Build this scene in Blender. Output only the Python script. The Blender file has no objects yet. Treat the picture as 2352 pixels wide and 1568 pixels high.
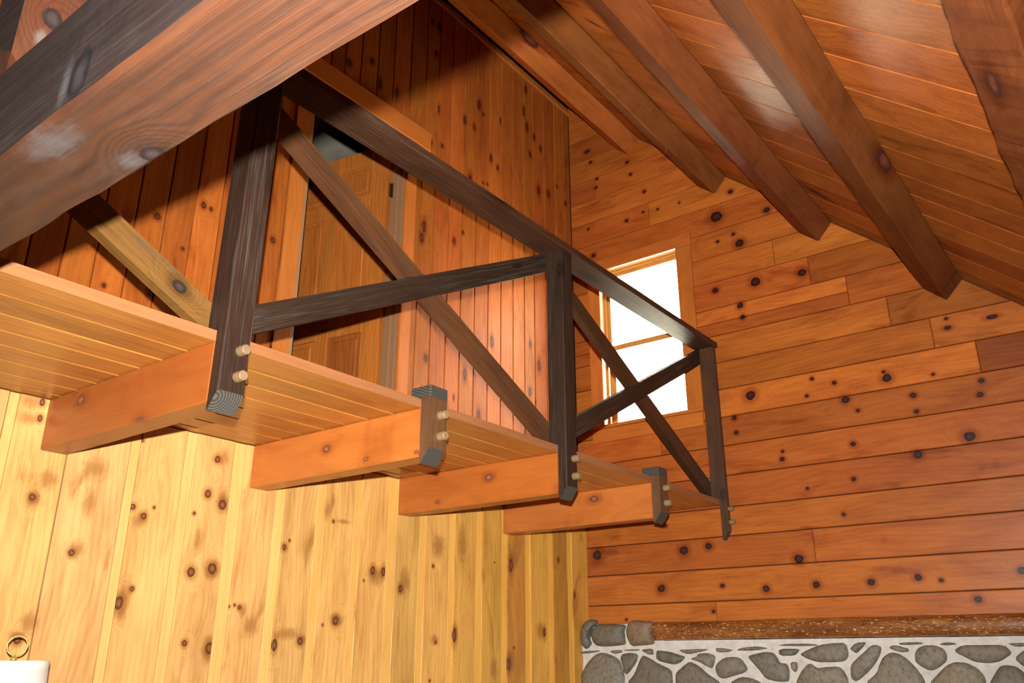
import bpy, bmesh, math, random
from mathutils import Vector, Matrix, noise
random.seed(7)
SC = bpy.context.scene
COL = SC.collection

# ------------------------------------------------------------------ camera
YAW, PITCH = math.radians(37.159), math.radians(20.674)
CAM = Vector((-4.8308, -3.0927, 1.5991))
fwd = Vector((math.cos(PITCH)*math.cos(YAW), math.cos(PITCH)*math.sin(YAW), math.sin(PITCH)))
right = Vector((math.sin(YAW), -math.cos(YAW), 0))
upv = right.cross(fwd)
cd = bpy.data.cameras.new('camera'); cam = bpy.data.objects.new('camera', cd); COL.objects.link(cam)
cam.matrix_world = Matrix(((right.x, upv.x, -fwd.x, CAM.x), (right.y, upv.y, -fwd.y, CAM.y), (right.z, upv.z, -fwd.z, CAM.z), (0, 0, 0, 1)))
cd.sensor_width = 36; cd.sensor_fit = 'HORIZONTAL'; cd.lens = 36*1925.455/2352; cd.clip_start = .02
SC.camera = cam
# ------------------------------------------------------------------ daylight outside, flash of the photographer
w = bpy.data.worlds.new('sky'); SC.world = w; w.use_nodes = True
nt_ = w.node_tree; bg = nt_.nodes['Background']
tc = nt_.nodes.new('ShaderNodeTexCoord'); sx = nt_.nodes.new('ShaderNodeSeparateXYZ'); nt_.links.new(tc.outputs['Generated'], sx.inputs[0])
mr = nt_.nodes.new('ShaderNodeMapRange'); mr.interpolation_type = 'SMOOTHSTEP'; nt_.links.new(sx.outputs[2], mr.inputs[0])
mr.inputs[1].default_value = -.08; mr.inputs[2].default_value = .30
mx_ = nt_.nodes.new('ShaderNodeMix'); mx_.data_type = 'RGBA'; nt_.links.new(mr.outputs[0], mx_.inputs[0])
mx_.inputs[6].default_value = (.34, .33, .24, 1); mx_.inputs[7].default_value = (1, .93, .74, 1)   # trees and lawn below, white overcast sky above
nt_.links.new(mx_.outputs[2], bg.inputs[0]); bg.inputs[1].default_value = 60.0
fl = bpy.data.lights.new('camera_flash', 'SPOT'); fl.energy = 1150; fl.shadow_soft_size = .014; fl.color = (1, .97, .91)
fl.spot_size = math.radians(112); fl.spot_blend = 1.0
fo = bpy.data.objects.new('camera_flash', fl); COL.objects.link(fo)
fp_ = CAM + upv*.118 - right*.012
fo.matrix_world = Matrix(((right.x, upv.x, -fwd.x, fp_.x), (right.y, upv.y, -fwd.y, fp_.y), (right.z, upv.z, -fwd.z, fp_.z), (0, 0, 0, 1)))
SC.view_settings.view_transform = 'Standard'; SC.view_settings.look = 'None'
SC.view_settings.gamma = 1; SC.view_settings.exposure = 0; SC.view_settings.use_curve_mapping = False

# knots read off the boards: (along the grain, across it, radius along, radius across) in metres
KG = [(-1.111, 3.863, 0.0204, 0.0186), (-1.384, 3.85, 0.0328, 0.0298), (-1.682, 3.828, 0.0259, 0.0236), (-1.269, 3.714, 0.0219, 0.0199), (-1.276, 3.631, 0.0168, 0.0153), (-1.274, 3.111, 0.0315, 0.0287), (-1.657, 3.143, 0.0128, 0.0117), (-1.781, 3.094, 0.0126, 0.0115), (-2.068, 3.067, 0.0261, 0.0237), (-2.057, 3.105, 0.0105, 0.0095), (-1.615, 3.046, 0.011, 0.01), (-1.829, 2.983, 0.0222, 0.0202), (-1.888, 2.908, 0.0105, 0.0096), (-2.187, 2.944, 0.017, 0.0154), (-2.189, 2.852, 0.0126, 0.0115), (-2.506, 2.889, 0.0162, 0.0148), (-2.526, 2.963, 0.0147, 0.0133), (-1.161, 2.894, 0.0133, 0.0121), (-1.157, 2.988, 0.0154, 0.014), (-2.304, 3.041, 0.0101, 0.0092), (-1.836, 2.724, 0.0157, 0.0143), (-1.425, 2.693, 0.0155, 0.0141), (-1.433, 2.737, 0.0101, 0.0091), (-2.159, 2.617, 0.0233, 0.0211), (-2.419, 2.678, 0.0283, 0.0257), (-2.635, 3.296, 0.03, 0.012), (-2.419, 3.34, 0.0102, 0.0093), (-2.417, 3.286, 0.0197, 0.0123), (-1.167, 4.394, 0.0414, 0.0376), (-1.511, 4.327, 0.0207, 0.0188), (-1.307, 4.15, 0.0289, 0.0263), (-1.272, 4.227, 0.013, 0.0118), (-1.16, 4.208, 0.0115, 0.0104), (-1.283, 4.546, 0.0182, 0.0165), (-0.192, 4.397, 0.0182, 0.0165), (-0.483, 4.592, 0.0143, 0.013), (-0.622, 4.615, 0.0097, 0.0088), (-0.738, 4.599, 0.0096, 0.0087), (-0.907, 4.592, 0.0086, 0.0078), (-0.154, 4.628, 0.0111, 0.0101), (-0.236, 4.958, 0.0131, 0.0119), (-0.247, 5.031, 0.0131, 0.0119), (-0.196, 5.199, 0.0133, 0.0121), (-0.169, 5.308, 0.0223, 0.0139), (-0.537, 4.963, 0.0127, 0.0116), (-0.641, 4.777, 0.0142, 0.013), (-0.514, 5.075, 0.0128, 0.0117), (-0.754, 2.215, 0.0289, 0.0263), (-0.918, 2.229, 0.022, 0.02), (-1.454, 2.12, 0.0265, 0.0241), (-0.132, 2.23, 0.0351, 0.0319), (-0.586, 1.999, 0.0251, 0.0228), (-0.985, 1.997, 0.0139, 0.0126), (-1.248, 1.969, 0.0207, 0.0189), (-1.534, 1.976, 0.0201, 0.0182), (-1.825, 1.975, 0.0193, 0.0176), (-2.059, 1.988, 0.0188, 0.0171), (-2.166, 1.968, 0.012, 0.0109), (-2.316, 1.87, 0.018, 0.0163), (-0.639, 2.375, 0.0121, 0.011), (-0.916, 1.854, 0.0113, 0.0103), (-1.812, 2.528, 0.0131, 0.0119), (-1.551, 2.506, 0.0086, 0.0078), (-1.731, 2.341, 0.0107, 0.0097), (-0.329, 1.823, 0.0094, 0.0085), (-2.529, 1.995, 0.0187, 0.017)]
KL = [(2.113, -3.536, 0.0129, 0.0117), (1.943, -3.37, 0.0117, 0.0107), (2.129, -3.174, 0.011, 0.01), (2.101, -3.126, 0.0135, 0.0123), (2.137, -3.089, 0.0064, 0.0058), (2.368, -2.843, 0.0148, 0.0134), (2.222, -2.867, 0.0162, 0.0147), (2.188, -2.792, 0.0207, 0.0188), (2.137, -2.916, 0.0075, 0.0068), (1.912, -2.896, 0.0189, 0.0171), (1.932, -2.805, 0.0218, 0.0198), (1.836, -3.128, 0.0092, 0.0084), (1.783, -3.17, 0.0242, 0.0151), (1.651, -2.885, 0.012, 0.0109), (1.635, -2.774, 0.0232, 0.0178), (1.655, -3.494, 0.0137, 0.0125), (1.792, -2.708, 0.0068, 0.0061), (1.799, -2.681, 0.0059, 0.0054), (1.791, -2.658, 0.0094, 0.0085), (2.049, -2.462, 0.0128, 0.0116), (2.08, -2.437, 0.0064, 0.0059), (2.442, -3.566, 0.0142, 0.0094), (2.385, -3.563, 0.0122, 0.0087), (2.382, -3.176, 0.0065, 0.0059), (1.649, -2.466, 0.0255, 0.0128), (1.666, -2.332, 0.0163, 0.0148), (1.991, -1.93, 0.0214, 0.0143), (1.991, -1.859, 0.0224, 0.0132), (1.941, -1.983, 0.0056, 0.0051), (1.917, -1.737, 0.0187, 0.0134), (2.046, -1.502, 0.0093, 0.0085), (2.103, -0.835, 0.0381, 0.0173), (1.71, -1.322, 0.0368, 0.0141), (1.566, -0.857, 0.0332, 0.0166), (1.755, -2.141, 0.0206, 0.0159), (1.736, -2.214, 0.0059, 0.0054), (1.741, -0.505, 0.0276, 0.0145), (2.175, -0.342, 0.0143, 0.0102), (1.667, -2.332, 0.0115, 0.0105), (2.192, -2.196, 0.0083, 0.0075), (1.653, -0.805, 0.0067, 0.0061), (1.493, -1.501, 0.0074, 0.0067), (1.973, -0.166, 0.0186, 0.0103), (2.106, -0.988, 0.0051, 0.0046), (1.672, -1.465, 0.0076, 0.0069)]
KU = [(3.496, -3.037, 0.0164, 0.0117), (3.751, -2.535, 0.0285, 0.0219), (3.349, -3.238, 0.0155, 0.0129), (3.493, -2.998, 0.0102, 0.0079), (3.48, -2.655, 0.0151, 0.0126), (3.251, -3.103, 0.0075, 0.0075), (2.968, -3.406, 0.0103, 0.0086), (3.004, -3.211, 0.0151, 0.0125), (5.529, -1.548, 0.0348, 0.0174), (5.161, -1.123, 0.0375, 0.015), (5.108, -1.079, 0.0135, 0.009), (4.954, -1.27, 0.029, 0.0145), (4.951, -1.17, 0.0235, 0.0118), (5.404, -0.606, 0.0337, 0.013), (5.25, -0.475, 0.0235, 0.0131), (5.191, -0.392, 0.0237, 0.0131), (4.802, -0.988, 0.0286, 0.0119), (4.763, -0.915, 0.018, 0.012), (5.07, -0.528, 0.0257, 0.0128), (4.607, -1.591, 0.019, 0.0136), (4.636, -1.482, 0.0144, 0.011), (4.019, -1.345, 0.0216, 0.0135), (4.113, -1.261, 0.0124, 0.0083), (3.923, -1.632, 0.0309, 0.0154), (3.188, -1.559, 0.0207, 0.0148), (3.465, -0.96, 0.0396, 0.0165), (4.848, -0.298, 0.0261, 0.0163), (4.97, -0.178, 0.013, 0.01), (4.567, -1.069, 0.0096, 0.0087), (4.58, -1.022, 0.0097, 0.0088), (3.446, -0.448, 0.0389, 0.0177), (3.235, -0.556, 0.0286, 0.0143), (3.574, -0.547, 0.0234, 0.0117), (4.762, -2.28, 0.0225, 0.0173), (4.885, -2.113, 0.02, 0.0154), (5.527, -1.613, 0.023, 0.0144), (5.296, -1.572, 0.0199, 0.0142), (4.872, -0.068, 0.0215, 0.0134)]
STONES = [
  [(-0.054, 1.748), (-0.074, 1.801), (-0.116, 1.827), (-0.164, 1.823), (-0.17, 1.799), (-0.133, 1.779), (-0.12, 1.747), (-0.119, 1.711), (-0.133, 1.682), (-0.106, 1.656), (-0.08, 1.65), (-0.059, 1.683)] ,
  [(-0.128, 1.741), (-0.136, 1.77), (-0.17, 1.796), (-0.272, 1.797), (-0.381, 1.789), (-0.361, 1.749), (-0.37, 1.708), (-0.375, 1.677), (-0.322, 1.669), (-0.215, 1.664), (-0.165, 1.67), (-0.14, 1.694)] ,
  [(-0.379, 1.754), (-0.407, 1.812), (-0.469, 1.813), (-0.51, 1.806), (-0.544, 1.808), (-0.57, 1.791), (-0.557, 1.757), (-0.557, 1.706), (-0.575, 1.675), (-0.474, 1.668), (-0.412, 1.665), (-0.39, 1.702)] ,
  [(-0.04, 1.454), (-0.049, 1.507), (-0.088, 1.565), (-0.141, 1.612), (-0.192, 1.632), (-0.249, 1.623), (-0.318, 1.595), (-0.344, 1.544), (-0.354, 1.488), (-0.355, 1.443), (-0.335, 1.377), (-0.051, 1.358)] ,
  [(-0.331, 1.6), (-0.348, 1.623), (-0.403, 1.628), (-0.458, 1.62), (-0.434, 1.567), (-0.398, 1.527), (-0.369, 1.505), (-0.356, 1.516), (-0.351, 1.555)] ,
  [(-0.37, 1.46), (-0.424, 1.511), (-0.47, 1.6), (-0.491, 1.614), (-0.537, 1.595), (-0.588, 1.567), (-0.67, 1.535), (-0.673, 1.492), (-0.668, 1.428), (-0.639, 1.379), (-0.375, 1.367)] ,
  [(-0.576, 1.633), (-0.586, 1.642), (-0.671, 1.633), (-0.721, 1.617), (-0.765, 1.606), (-0.737, 1.579), (-0.704, 1.565), (-0.666, 1.565), (-0.576, 1.586)] ,
  [(-0.789, 1.595), (-0.84, 1.608), (-0.841, 1.622), (-0.903, 1.627), (-0.951, 1.611), (-0.941, 1.574), (-0.926, 1.542), (-0.897, 1.553), (-0.85, 1.579)] ,
  [(-0.69, 1.503), (-0.701, 1.524), (-0.748, 1.557), (-0.788, 1.581), (-0.83, 1.563), (-0.865, 1.542), (-0.893, 1.516), (-0.928, 1.495), (-0.967, 1.469), (-0.962, 1.408), (-0.9, 1.381), (-0.69, 1.375)] ,
  [(-0.941, 1.542), (-0.953, 1.569), (-0.998, 1.6), (-1.069, 1.606), (-1.103, 1.595), (-1.136, 1.544), (-1.114, 1.523), (-1.054, 1.507), (-0.981, 1.488), (-0.953, 1.506)] ,
  [(-1.137, 1.608), (-1.187, 1.621), (-1.245, 1.631), (-1.289, 1.626), (-1.309, 1.6), (-1.317, 1.575), (-1.36, 1.57), (-1.367, 1.535), (-1.363, 1.501), (-1.355, 1.481), (-1.289, 1.48), (-1.23, 1.494), (-1.206, 1.529), (-1.17, 1.57)] ,
  [(-0.954, 1.653), (-1.014, 1.65), (-1.061, 1.64), (-1.024, 1.629), (-0.964, 1.629)] ,
  [(-1.075, 1.637), (-1.103, 1.652), (-1.203, 1.66), (-1.264, 1.649), (-1.218, 1.641), (-1.16, 1.637)] ,
  [(-0.726, 1.644), (-0.799, 1.646), (-0.911, 1.648), (-0.898, 1.638), (-0.829, 1.627), (-0.785, 1.619), (-0.747, 1.63)] ,
  [(-1.319, 1.646), (-1.434, 1.645), (-1.427, 1.63), (-1.403, 1.61), (-1.321, 1.61)] ,
  [(-1.313, 1.661), (-1.361, 1.671), (-1.471, 1.671), (-1.533, 1.667), (-1.532, 1.659), (-1.441, 1.658), (-1.36, 1.66)] ,
  [(-1.38, 1.578), (-1.413, 1.58), (-1.414, 1.546), (-1.398, 1.526), (-1.382, 1.545)] ,
  [(-0.473, 1.645), (-0.554, 1.653), (-0.558, 1.617), (-0.531, 1.617)] ,
  [(-0.356, 1.646), (-0.466, 1.649), (-0.466, 1.64), (-0.376, 1.64)] ,
  [(-0.261, 1.64), (-0.342, 1.646), (-0.345, 1.629), (-0.285, 1.623)] ,
  [(-0.05, 1.638), (-0.193, 1.644), (-0.178, 1.635), (-0.105, 1.626), (-0.053, 1.624)] ,
  [(-1.021, 1.47), (-1.088, 1.502), (-1.145, 1.498), (-1.2, 1.478), (-1.241, 1.439), (-1.218, 1.389), (-1.018, 1.384)] ,
  [(-1.431, 1.616), (-1.465, 1.635), (-1.542, 1.664), (-1.62, 1.673), (-1.68, 1.673), (-1.689, 1.611), (-1.663, 1.582), (-1.597, 1.578), (-1.525, 1.578), (-1.47, 1.594)] ,
  [(-1.699, 1.644), (-1.73, 1.672), (-1.784, 1.676), (-1.766, 1.653), (-1.728, 1.62), (-1.709, 1.632)] ,
  [(-1.688, 1.563), (-1.719, 1.592), (-1.762, 1.625), (-1.806, 1.66), (-1.831, 1.662), (-1.855, 1.65), (-1.843, 1.615), (-1.818, 1.578), (-1.779, 1.536), (-1.708, 1.484), (-1.682, 1.502)] ,
  [(-1.752, 1.481), (-1.816, 1.531), (-1.831, 1.569), (-1.856, 1.606), (-1.897, 1.627), (-1.933, 1.619), (-1.967, 1.596), (-2.001, 1.556), (-2.026, 1.515), (-2.035, 1.486), (-2.014, 1.413), (-1.75, 1.406)] ,
  [(-2.006, 1.615), (-2.02, 1.642), (-2.058, 1.658), (-2.103, 1.658), (-2.145, 1.641), (-2.153, 1.61), (-2.146, 1.583), (-2.103, 1.552), (-2.066, 1.539), (-2.025, 1.56), (-2.003, 1.583)] ,
  [(-1.888, 1.647), (-1.906, 1.659), (-1.939, 1.656), (-1.956, 1.649), (-1.979, 1.645), (-1.983, 1.629), (-1.952, 1.625), (-1.917, 1.633)] ,
  [(-1.936, 1.668), (-1.969, 1.672), (-2.038, 1.673), (-2.059, 1.665), (-2.004, 1.66), (-1.949, 1.66)] ,
  [(-2.122, 1.662), (-2.158, 1.671), (-2.193, 1.668), (-2.205, 1.661), (-2.156, 1.655)] ,
  [(-2.19, 1.637), (-2.226, 1.657), (-2.303, 1.657), (-2.407, 1.657), (-2.43, 1.627), (-2.427, 1.614), (-2.381, 1.584), (-2.33, 1.575), (-2.268, 1.581), (-2.226, 1.605), (-2.194, 1.623)] ,
  [(-2.42, 1.664), (-2.49, 1.665), (-2.528, 1.658), (-2.506, 1.65), (-2.454, 1.648), (-2.435, 1.655)] ,
  [(-2.436, 1.597), (-2.484, 1.635), (-2.525, 1.644), (-2.534, 1.588), (-2.505, 1.538), (-2.466, 1.563)] ,
  [(-2.053, 1.486), (-2.1, 1.53), (-2.141, 1.565), (-2.178, 1.581), (-2.23, 1.579), (-2.276, 1.553), (-2.299, 1.519), (-2.302, 1.49), (-2.281, 1.42), (-2.046, 1.414)] ,
  [(-2.315, 1.49), (-2.342, 1.528), (-2.369, 1.562), (-2.399, 1.569), (-2.438, 1.563), (-2.466, 1.537), (-2.483, 1.487), (-2.455, 1.424), (-2.302, 1.42)] ,
  [(-1.393, 1.475), (-1.425, 1.528), (-1.467, 1.569), (-1.488, 1.572), (-1.516, 1.548), (-1.558, 1.555), (-1.63, 1.558), (-1.652, 1.539), (-1.667, 1.502), (-1.668, 1.474), (-1.643, 1.404), (-1.388, 1.397)] ,
]
SM = [(2.182, -3.494, 0.037, 0.031), (2.104, -3.527, 0.033, 0.026), (1.706, -3.468, 0.038, 0.029), (1.661, -3.495, 0.022, 0.032), (1.954, -3.355, 0.034, 0.027), (2.079, -3.143, 0.029, 0.029), (1.804, -3.152, 0.066, 0.028), (1.758, -3.152, 0.041, 0.02), (2.215, -2.796, 0.043, 0.023), (1.928, -2.804, 0.034, 0.031), (1.631, -2.782, 0.048, 0.026), (1.721, -2.595, 0.039, 0.04), (1.779, -2.639, 0.031, 0.018), (1.695, -2.407, 0.024, 0.075), (2.439, -3.606, 0.027, 0.031), (2.378, -3.601, 0.023, 0.038), (2.242, -3.338, 0.042, 0.048), (2.124, -3.338, 0.055, 0.024), (2.036, -2.881, 0.053, 0.017), (2.379, -2.815, 0.04, 0.027), (2.24, -2.234, 0.044, 0.022), (2.198, -2.134, 0.011, 0.044), (1.761, -2.134, 0.028, 0.042), (1.966, -1.905, 0.046, 0.052), (1.954, -1.709, 0.067, 0.039), (2.152, -0.802, 0.064, 0.041), (1.587, -0.828, 0.061, 0.035), (1.546, -0.987, 0.066, 0.03), (1.752, -0.549, 0.048, 0.037), (2.149, -1.467, 0.064, 0.049), (1.685, -1.476, 0.027, 0.032), (1.714, -1.309, 0.043, 0.015), (2.281, -2.209, 0.038, 0.015), (1.672, -2.325, 0.018, 0.027), (2.169, -1.269, 0.111, 0.034)]

# ------------------------------------------------------------------ materials
class NT:
    def __init__(s, name):
        s.m = bpy.data.materials.new(name); s.m.use_nodes = True
        s.t = s.m.node_tree; s.b = s.t.nodes['Principled BSDF']
    def n(s, typ, **kw):
        x = s.t.nodes.new(typ)
        for k, v in kw.items(): setattr(x, k, v)
        return x
    def put(s, sock, v):
        if hasattr(v, 'is_output'): s.t.links.new(v, sock)
        elif v is not None: sock.default_value = v
    def math(s, op, a, b=None, c=None, clamp=False):
        x = s.n('ShaderNodeMath', operation=op, use_clamp=clamp)
        s.put(x.inputs[0], a)
        if b is not None: s.put(x.inputs[1], b)
        if c is not None: s.put(x.inputs[2], c)
        return x.outputs[0]
    def comb(s, a, b, c):
        x = s.n('ShaderNodeCombineXYZ'); s.put(x.inputs[0], a); s.put(x.inputs[1], b); s.put(x.inputs[2], c); return x.outputs[0]
    def noise(s, vec, scale, detail=3, rough=.55, dist=0.0):
        x = s.n('ShaderNodeTexNoise'); s.put(x.inputs['Vector'], vec)
        x.inputs['Scale'].default_value = scale; x.inputs['Detail'].default_value = detail
        x.inputs['Roughness'].default_value = rough; x.inputs['Distortion'].default_value = dist
        return x.outputs[0]
    def rng(s, v, a, b, c=0.0, d=1.0, smooth=False):
        x = s.n('ShaderNodeMapRange'); x.interpolation_type = 'SMOOTHSTEP' if smooth else 'LINEAR'
        s.put(x.inputs[0], v); x.inputs[1].default_value = a; x.inputs[2].default_value = b
        x.inputs[3].default_value = c; x.inputs[4].default_value = d
        return x.outputs[0]
    def mix(s, f, a, b, typ='MIX'):
        x = s.n('ShaderNodeMix', data_type='RGBA', blend_type=typ)
        s.put(x.inputs[0], f)
        for i, v in ((6, a), (7, b)):
            if isinstance(v, tuple): v = v[:3] + (1,)
            s.put(x.inputs[i], v)
        return x.outputs[2]

def wood(name, light, dark, axes='xyz', src='OBJ', knots=(), vor=None, rough=.36, coat=.25, knotcol=(.035, .012, .008),
         halo=(.55, .35, .25), ringf=34, ringamt=.4, vary=.3, huev=.010, grain=.5, bump=.25, gray=None, wear=None, pale=(), palecol=(.3, .28, .27), spec=.5, smudge=None, kin=2.6, glint=None):
    """axes: which components run along the grain, across it, and into the wood"""
    N = NT(name)
    if src == 'OBJ': P = N.n('ShaderNodeTexCoord').outputs['Object']
    else: P = N.n('ShaderNodeNewGeometry').outputs['Position']
    sp = N.n('ShaderNodeSeparateXYZ'); N.put(sp.inputs[0], P)
    u, v, ww = [sp.outputs['xyz'.index(a)] for a in axes]
    oi = N.n('ShaderNodeObjectInfo'); rnd = oi.outputs['Random']
    uu = N.math('MULTIPLY_ADD', rnd, 41.3, u); wo = N.math('MULTIPLY_ADD', rnd, 17.7, ww)
    dk = None
    flat = N.comb(u, v, 0.0)
    for (cu, cv, ru, rv) in knots:
        a = N.n('ShaderNodeVectorMath', operation='MULTIPLY_ADD'); N.put(a.inputs[0], flat)
        a.inputs[1].default_value = (1/ru, 1/rv, 0); a.inputs[2].default_value = (-cu/ru, -cv/rv, 0)
        b = N.n('ShaderNodeVectorMath', operation='LENGTH'); N.put(b.inputs[0], a.outputs[0])
        dk = b.outputs['Value'] if dk is None else N.math('MINIMUM', dk, b.outputs['Value'])
    if vor:
        su, sv, prob, rad = vor
        vv = N.comb(N.math('MULTIPLY', uu, su), N.math('MULTIPLY_ADD', v, sv, N.math('MULTIPLY', ww, sv*.7)), 0.0)
        x = N.n('ShaderNodeTexVoronoi', feature='F1', voronoi_dimensions='2D'); N.put(x.inputs['Vector'], vv); x.inputs['Scale'].default_value = 1
        sep = N.n('ShaderNodeSeparateColor'); N.put(sep.inputs[0], x.outputs['Color'])
        off = N.math('MULTIPLY', N.math('GREATER_THAN', sep.outputs[0], prob), 50.0)
        size = N.math('MULTIPLY_ADD', sep.outputs[1], 1.2, .5)
        d = N.math('ADD', N.math('DIVIDE', x.outputs['Distance'], N.math('MULTIPLY', size, rad)), off)
        dk = d if dk is None else N.math('MINIMUM', dk, d)
    low = N.noise(N.comb(N.math('MULTIPLY', uu, .9), N.math('MULTIPLY', v, 4.0), N.math('MULTIPLY', wo, 4.0)), 1.0, 3, .5)
    fine = N.noise(N.comb(N.math('MULTIPLY', uu, 4.0), N.math('MULTIPLY', v, 170.0), N.math('MULTIPLY', wo, 170.0)), 1.0, 3, .6)
    blot = N.noise(N.comb(N.math('MULTIPLY', uu, 2.3), N.math('MULTIPLY', v, 9.0), N.math('MULTIPLY', wo, 9.0)), 1.0, 4, .6, .6)
    ph = N.math('MULTIPLY_ADD', v, ringf, N.math('MULTIPLY', low, 9.0))
    if dk is not None:
        if True:  # ragged knot outline, grain flowing round it
            wob = N.noise(N.comb(uu, v, wo), 38.0, 2, .5)
            dk = N.math('ADD', dk, N.math('MULTIPLY_ADD', wob, .5, -.25))
        g = N.rng(dk, .8, 5.5, 1, 0, True)
        ph = N.math('MULTIPLY_ADD', N.math('MULTIPLY', g, g), 5.0, ph)
    ring = N.math('MULTIPLY_ADD', N.math('SINE', N.math('MULTIPLY', ph, 6.283)), .5, .5)
    ring = N.math('POWER', ring, 1.6)
    f = N.math('MULTIPLY', ring, ringamt*.55)
    f = N.math('ADD', f, N.math('MULTIPLY', N.rng(fine, .3, .75), grain*.7))
    f = N.math('ADD', f, N.math('MULTIPLY', N.rng(blot, .38, .72), .55), clamp=True)
    col = N.mix(f, light, dark)
    hs = N.n('ShaderNodeHueSaturation')
    N.put(hs.inputs['Hue'], N.math('MULTIPLY_ADD', rnd, huev, .5 - huev/2))
    N.put(hs.inputs['Value'], N.math('MULTIPLY_ADD', N.math('FRACT', N.math('MULTIPLY', rnd, 7.31)), vary, 1 - vary*.5))
    N.put(hs.inputs['Color'], col); col = hs.outputs[0]
    col = N.mix(1.0, col, oi.outputs['Color'], 'MULTIPLY')
    if gray:   # weathered, rubbed grain lines; also flash sheen painted into the black stain
        gm = N.math('MULTIPLY', N.rng(fine, .5, .68), N.rng(low, .35, .65))
        col = N.mix(N.math('MULTIPLY', gm, gray[3]), col, gray[:3])
    if wear:   # rubbed-through patches
        wn = N.noise(N.comb(N.math('MULTIPLY', uu, 3.0), N.math('MULTIPLY', v, 12.0), N.math('MULTIPLY', wo, 12.0)), 1.0, 5, .65)
        col = N.mix(N.math('MULTIPLY', N.rng(wn, .56, .68), wear[3]), col, wear[:3])
    if smudge:   # soft dark clouds in the board
        sn = N.noise(N.comb(N.math('MULTIPLY', uu, 1.7), N.math('MULTIPLY', v, 5.5), wo), 1.0, 4, .62, 1.2)
        col = N.mix(N.rng(sn, .54, .74, 0, .9, True), col, N.mix(1.0, col, smudge, 'MULTIPLY'))
    if glint:   # painted glints as bright flecks on the gouged log, plus dark marks
        fn_ = N.noise(N.comb(N.math('MULTIPLY', u, 45.0), N.math('MULTIPLY', v, 130.0), N.math('MULTIPLY', ww, 130.0)), 1.0, 3, .6)
        col = N.mix(N.math('MULTIPLY', N.rng(fn_, .60, .68), .85), col, glint)
        col = N.mix(N.math('MULTIPLY', N.rng(fn_, .42, .34), .7), col, (.03, .012, .005))
    pk = None
    for (cu, cv, ru, rv) in pale:
        a = N.n('ShaderNodeVectorMath', operation='MULTIPLY_ADD'); N.put(a.inputs[0], flat)
        a.inputs[1].default_value = (1/ru, 1/rv, 0); a.inputs[2].default_value = (-cu/ru, -cv/rv, 0)
        b = N.n('ShaderNodeVectorMath', operation='LENGTH'); N.put(b.inputs[0], a.outputs[0])
        pk = b.outputs['Value'] if pk is None else N.math('MINIMUM', pk, b.outputs['Value'])
    if pk is not None:
        pn_ = N.noise(N.comb(N.math('MULTIPLY', u, 30.0), N.math('MULTIPLY', v, 60.0), 0.0), 1.0, 4, .6)
        pk = N.math('ADD', pk, N.math('MULTIPLY_ADD', pn_, 1.6, -.8))
        col = N.mix(N.math('MULTIPLY', N.rng(pk, .2, 1.5, 1, 0, True), .8), col, palecol)
    if dk is not None:
        col = N.mix(N.math('MULTIPLY', N.rng(dk, .9, 2.6, 1, 0, True), .8), col, N.mix(1.0, col, halo, 'MULTIPLY'))
        inner = N.mix(N.rng(dk, .2, .8, 0, 1, True), tuple(min(1, c*kin) for c in knotcol), knotcol)
        col = N.mix(N.rng(dk, .85, 1.08, 1, 0, True), col, inner)
    N.put(N.b.inputs['Base Color'], col)
    N.put(N.b.inputs['Roughness'], N.rng(fine, .2, .8, rough-.06, rough+.1))
    N.b.inputs['Specular IOR Level'].default_value = spec
    N.b.inputs['Coat Weight'].default_value = coat; N.b.inputs['Coat Roughness'].default_value = .22
    bp = N.n('ShaderNodeBump'); bp.inputs['Strength'].default_value = bump; bp.inputs['Distance'].default_value = .002
    N.put(bp.inputs['Height'], N.math('ADD', fine, N.math('MULTIPLY', blot, .6))); N.put(N.b.inputs['Normal'], bp.outputs[0])
    return N.m

def plain(name, col, rough=.5, metal=0.0, nscale=0, namt=.2, bump=0.0):
    N = NT(name)
    N.b.inputs['Roughness'].default_value = rough; N.b.inputs['Metallic'].default_value = metal
    if nscale:
        P = N.n('ShaderNodeTexCoord').outputs['Object']
        t = N.noise(P, nscale, 5, .6)
        N.put(N.b.inputs['Base Color'], N.mix(N.rng(t, .3, .7), tuple(c*(1-namt) for c in col), tuple(min(1, c*(1+namt)) for c in col)))
        if bump:
            bp = N.n('ShaderNodeBump'); bp.inputs['Strength'].default_value = bump; bp.inputs['Distance'].default_value = .006
            N.put(bp.inputs['Height'], t); N.put(N.b.inputs['Normal'], bp.outputs[0])
    else: N.b.inputs['Base Color'].default_value = col + (1,)
    return N.m

DK = (.035, .012, .008)
M = {}
M['gable'] = wood('red_pine_boards', (.55, .160, .026), (.29, .064, .011), 'yzx', 'POS', KG, None, coat=.1, spec=.35, vary=.4, ringamt=.3, smudge=(.62, .48, .4), knotcol=(.022, .006, .005), halo=(.55, .38, .34))
M['upper'] = wood('dark_red_pine_boards', (.45, .130, .021), (.26, .057, .009), 'zxy', 'POS', KU, (3.0, 7.5, .14, .075), smudge=(.65, .5, .4), coat=.0, rough=.55, spec=.08, vary=.4, knotcol=(.05, .014, .006))
M['lower'] = wood('honey_pine_boards', (.80, .48, .165), (.47, .215, .058), 'zxy', 'POS', KL, None, coat=.08, rough=.45, spec=.3, vary=.18, huev=.010, knotcol=(.10, .035, .012), halo=(.6, .45, .33), ringamt=.32, smudge=(.62, .50, .36), pale=SM, palecol=(.36, .155, .040))
M['strip'] = wood('pale_pine_strips', (.84, .50, .17), (.70, .37, .10), 'zxy', 'POS', (), None, coat=.0, rough=.5, spec=.25, vary=.12, huev=.008)
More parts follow.
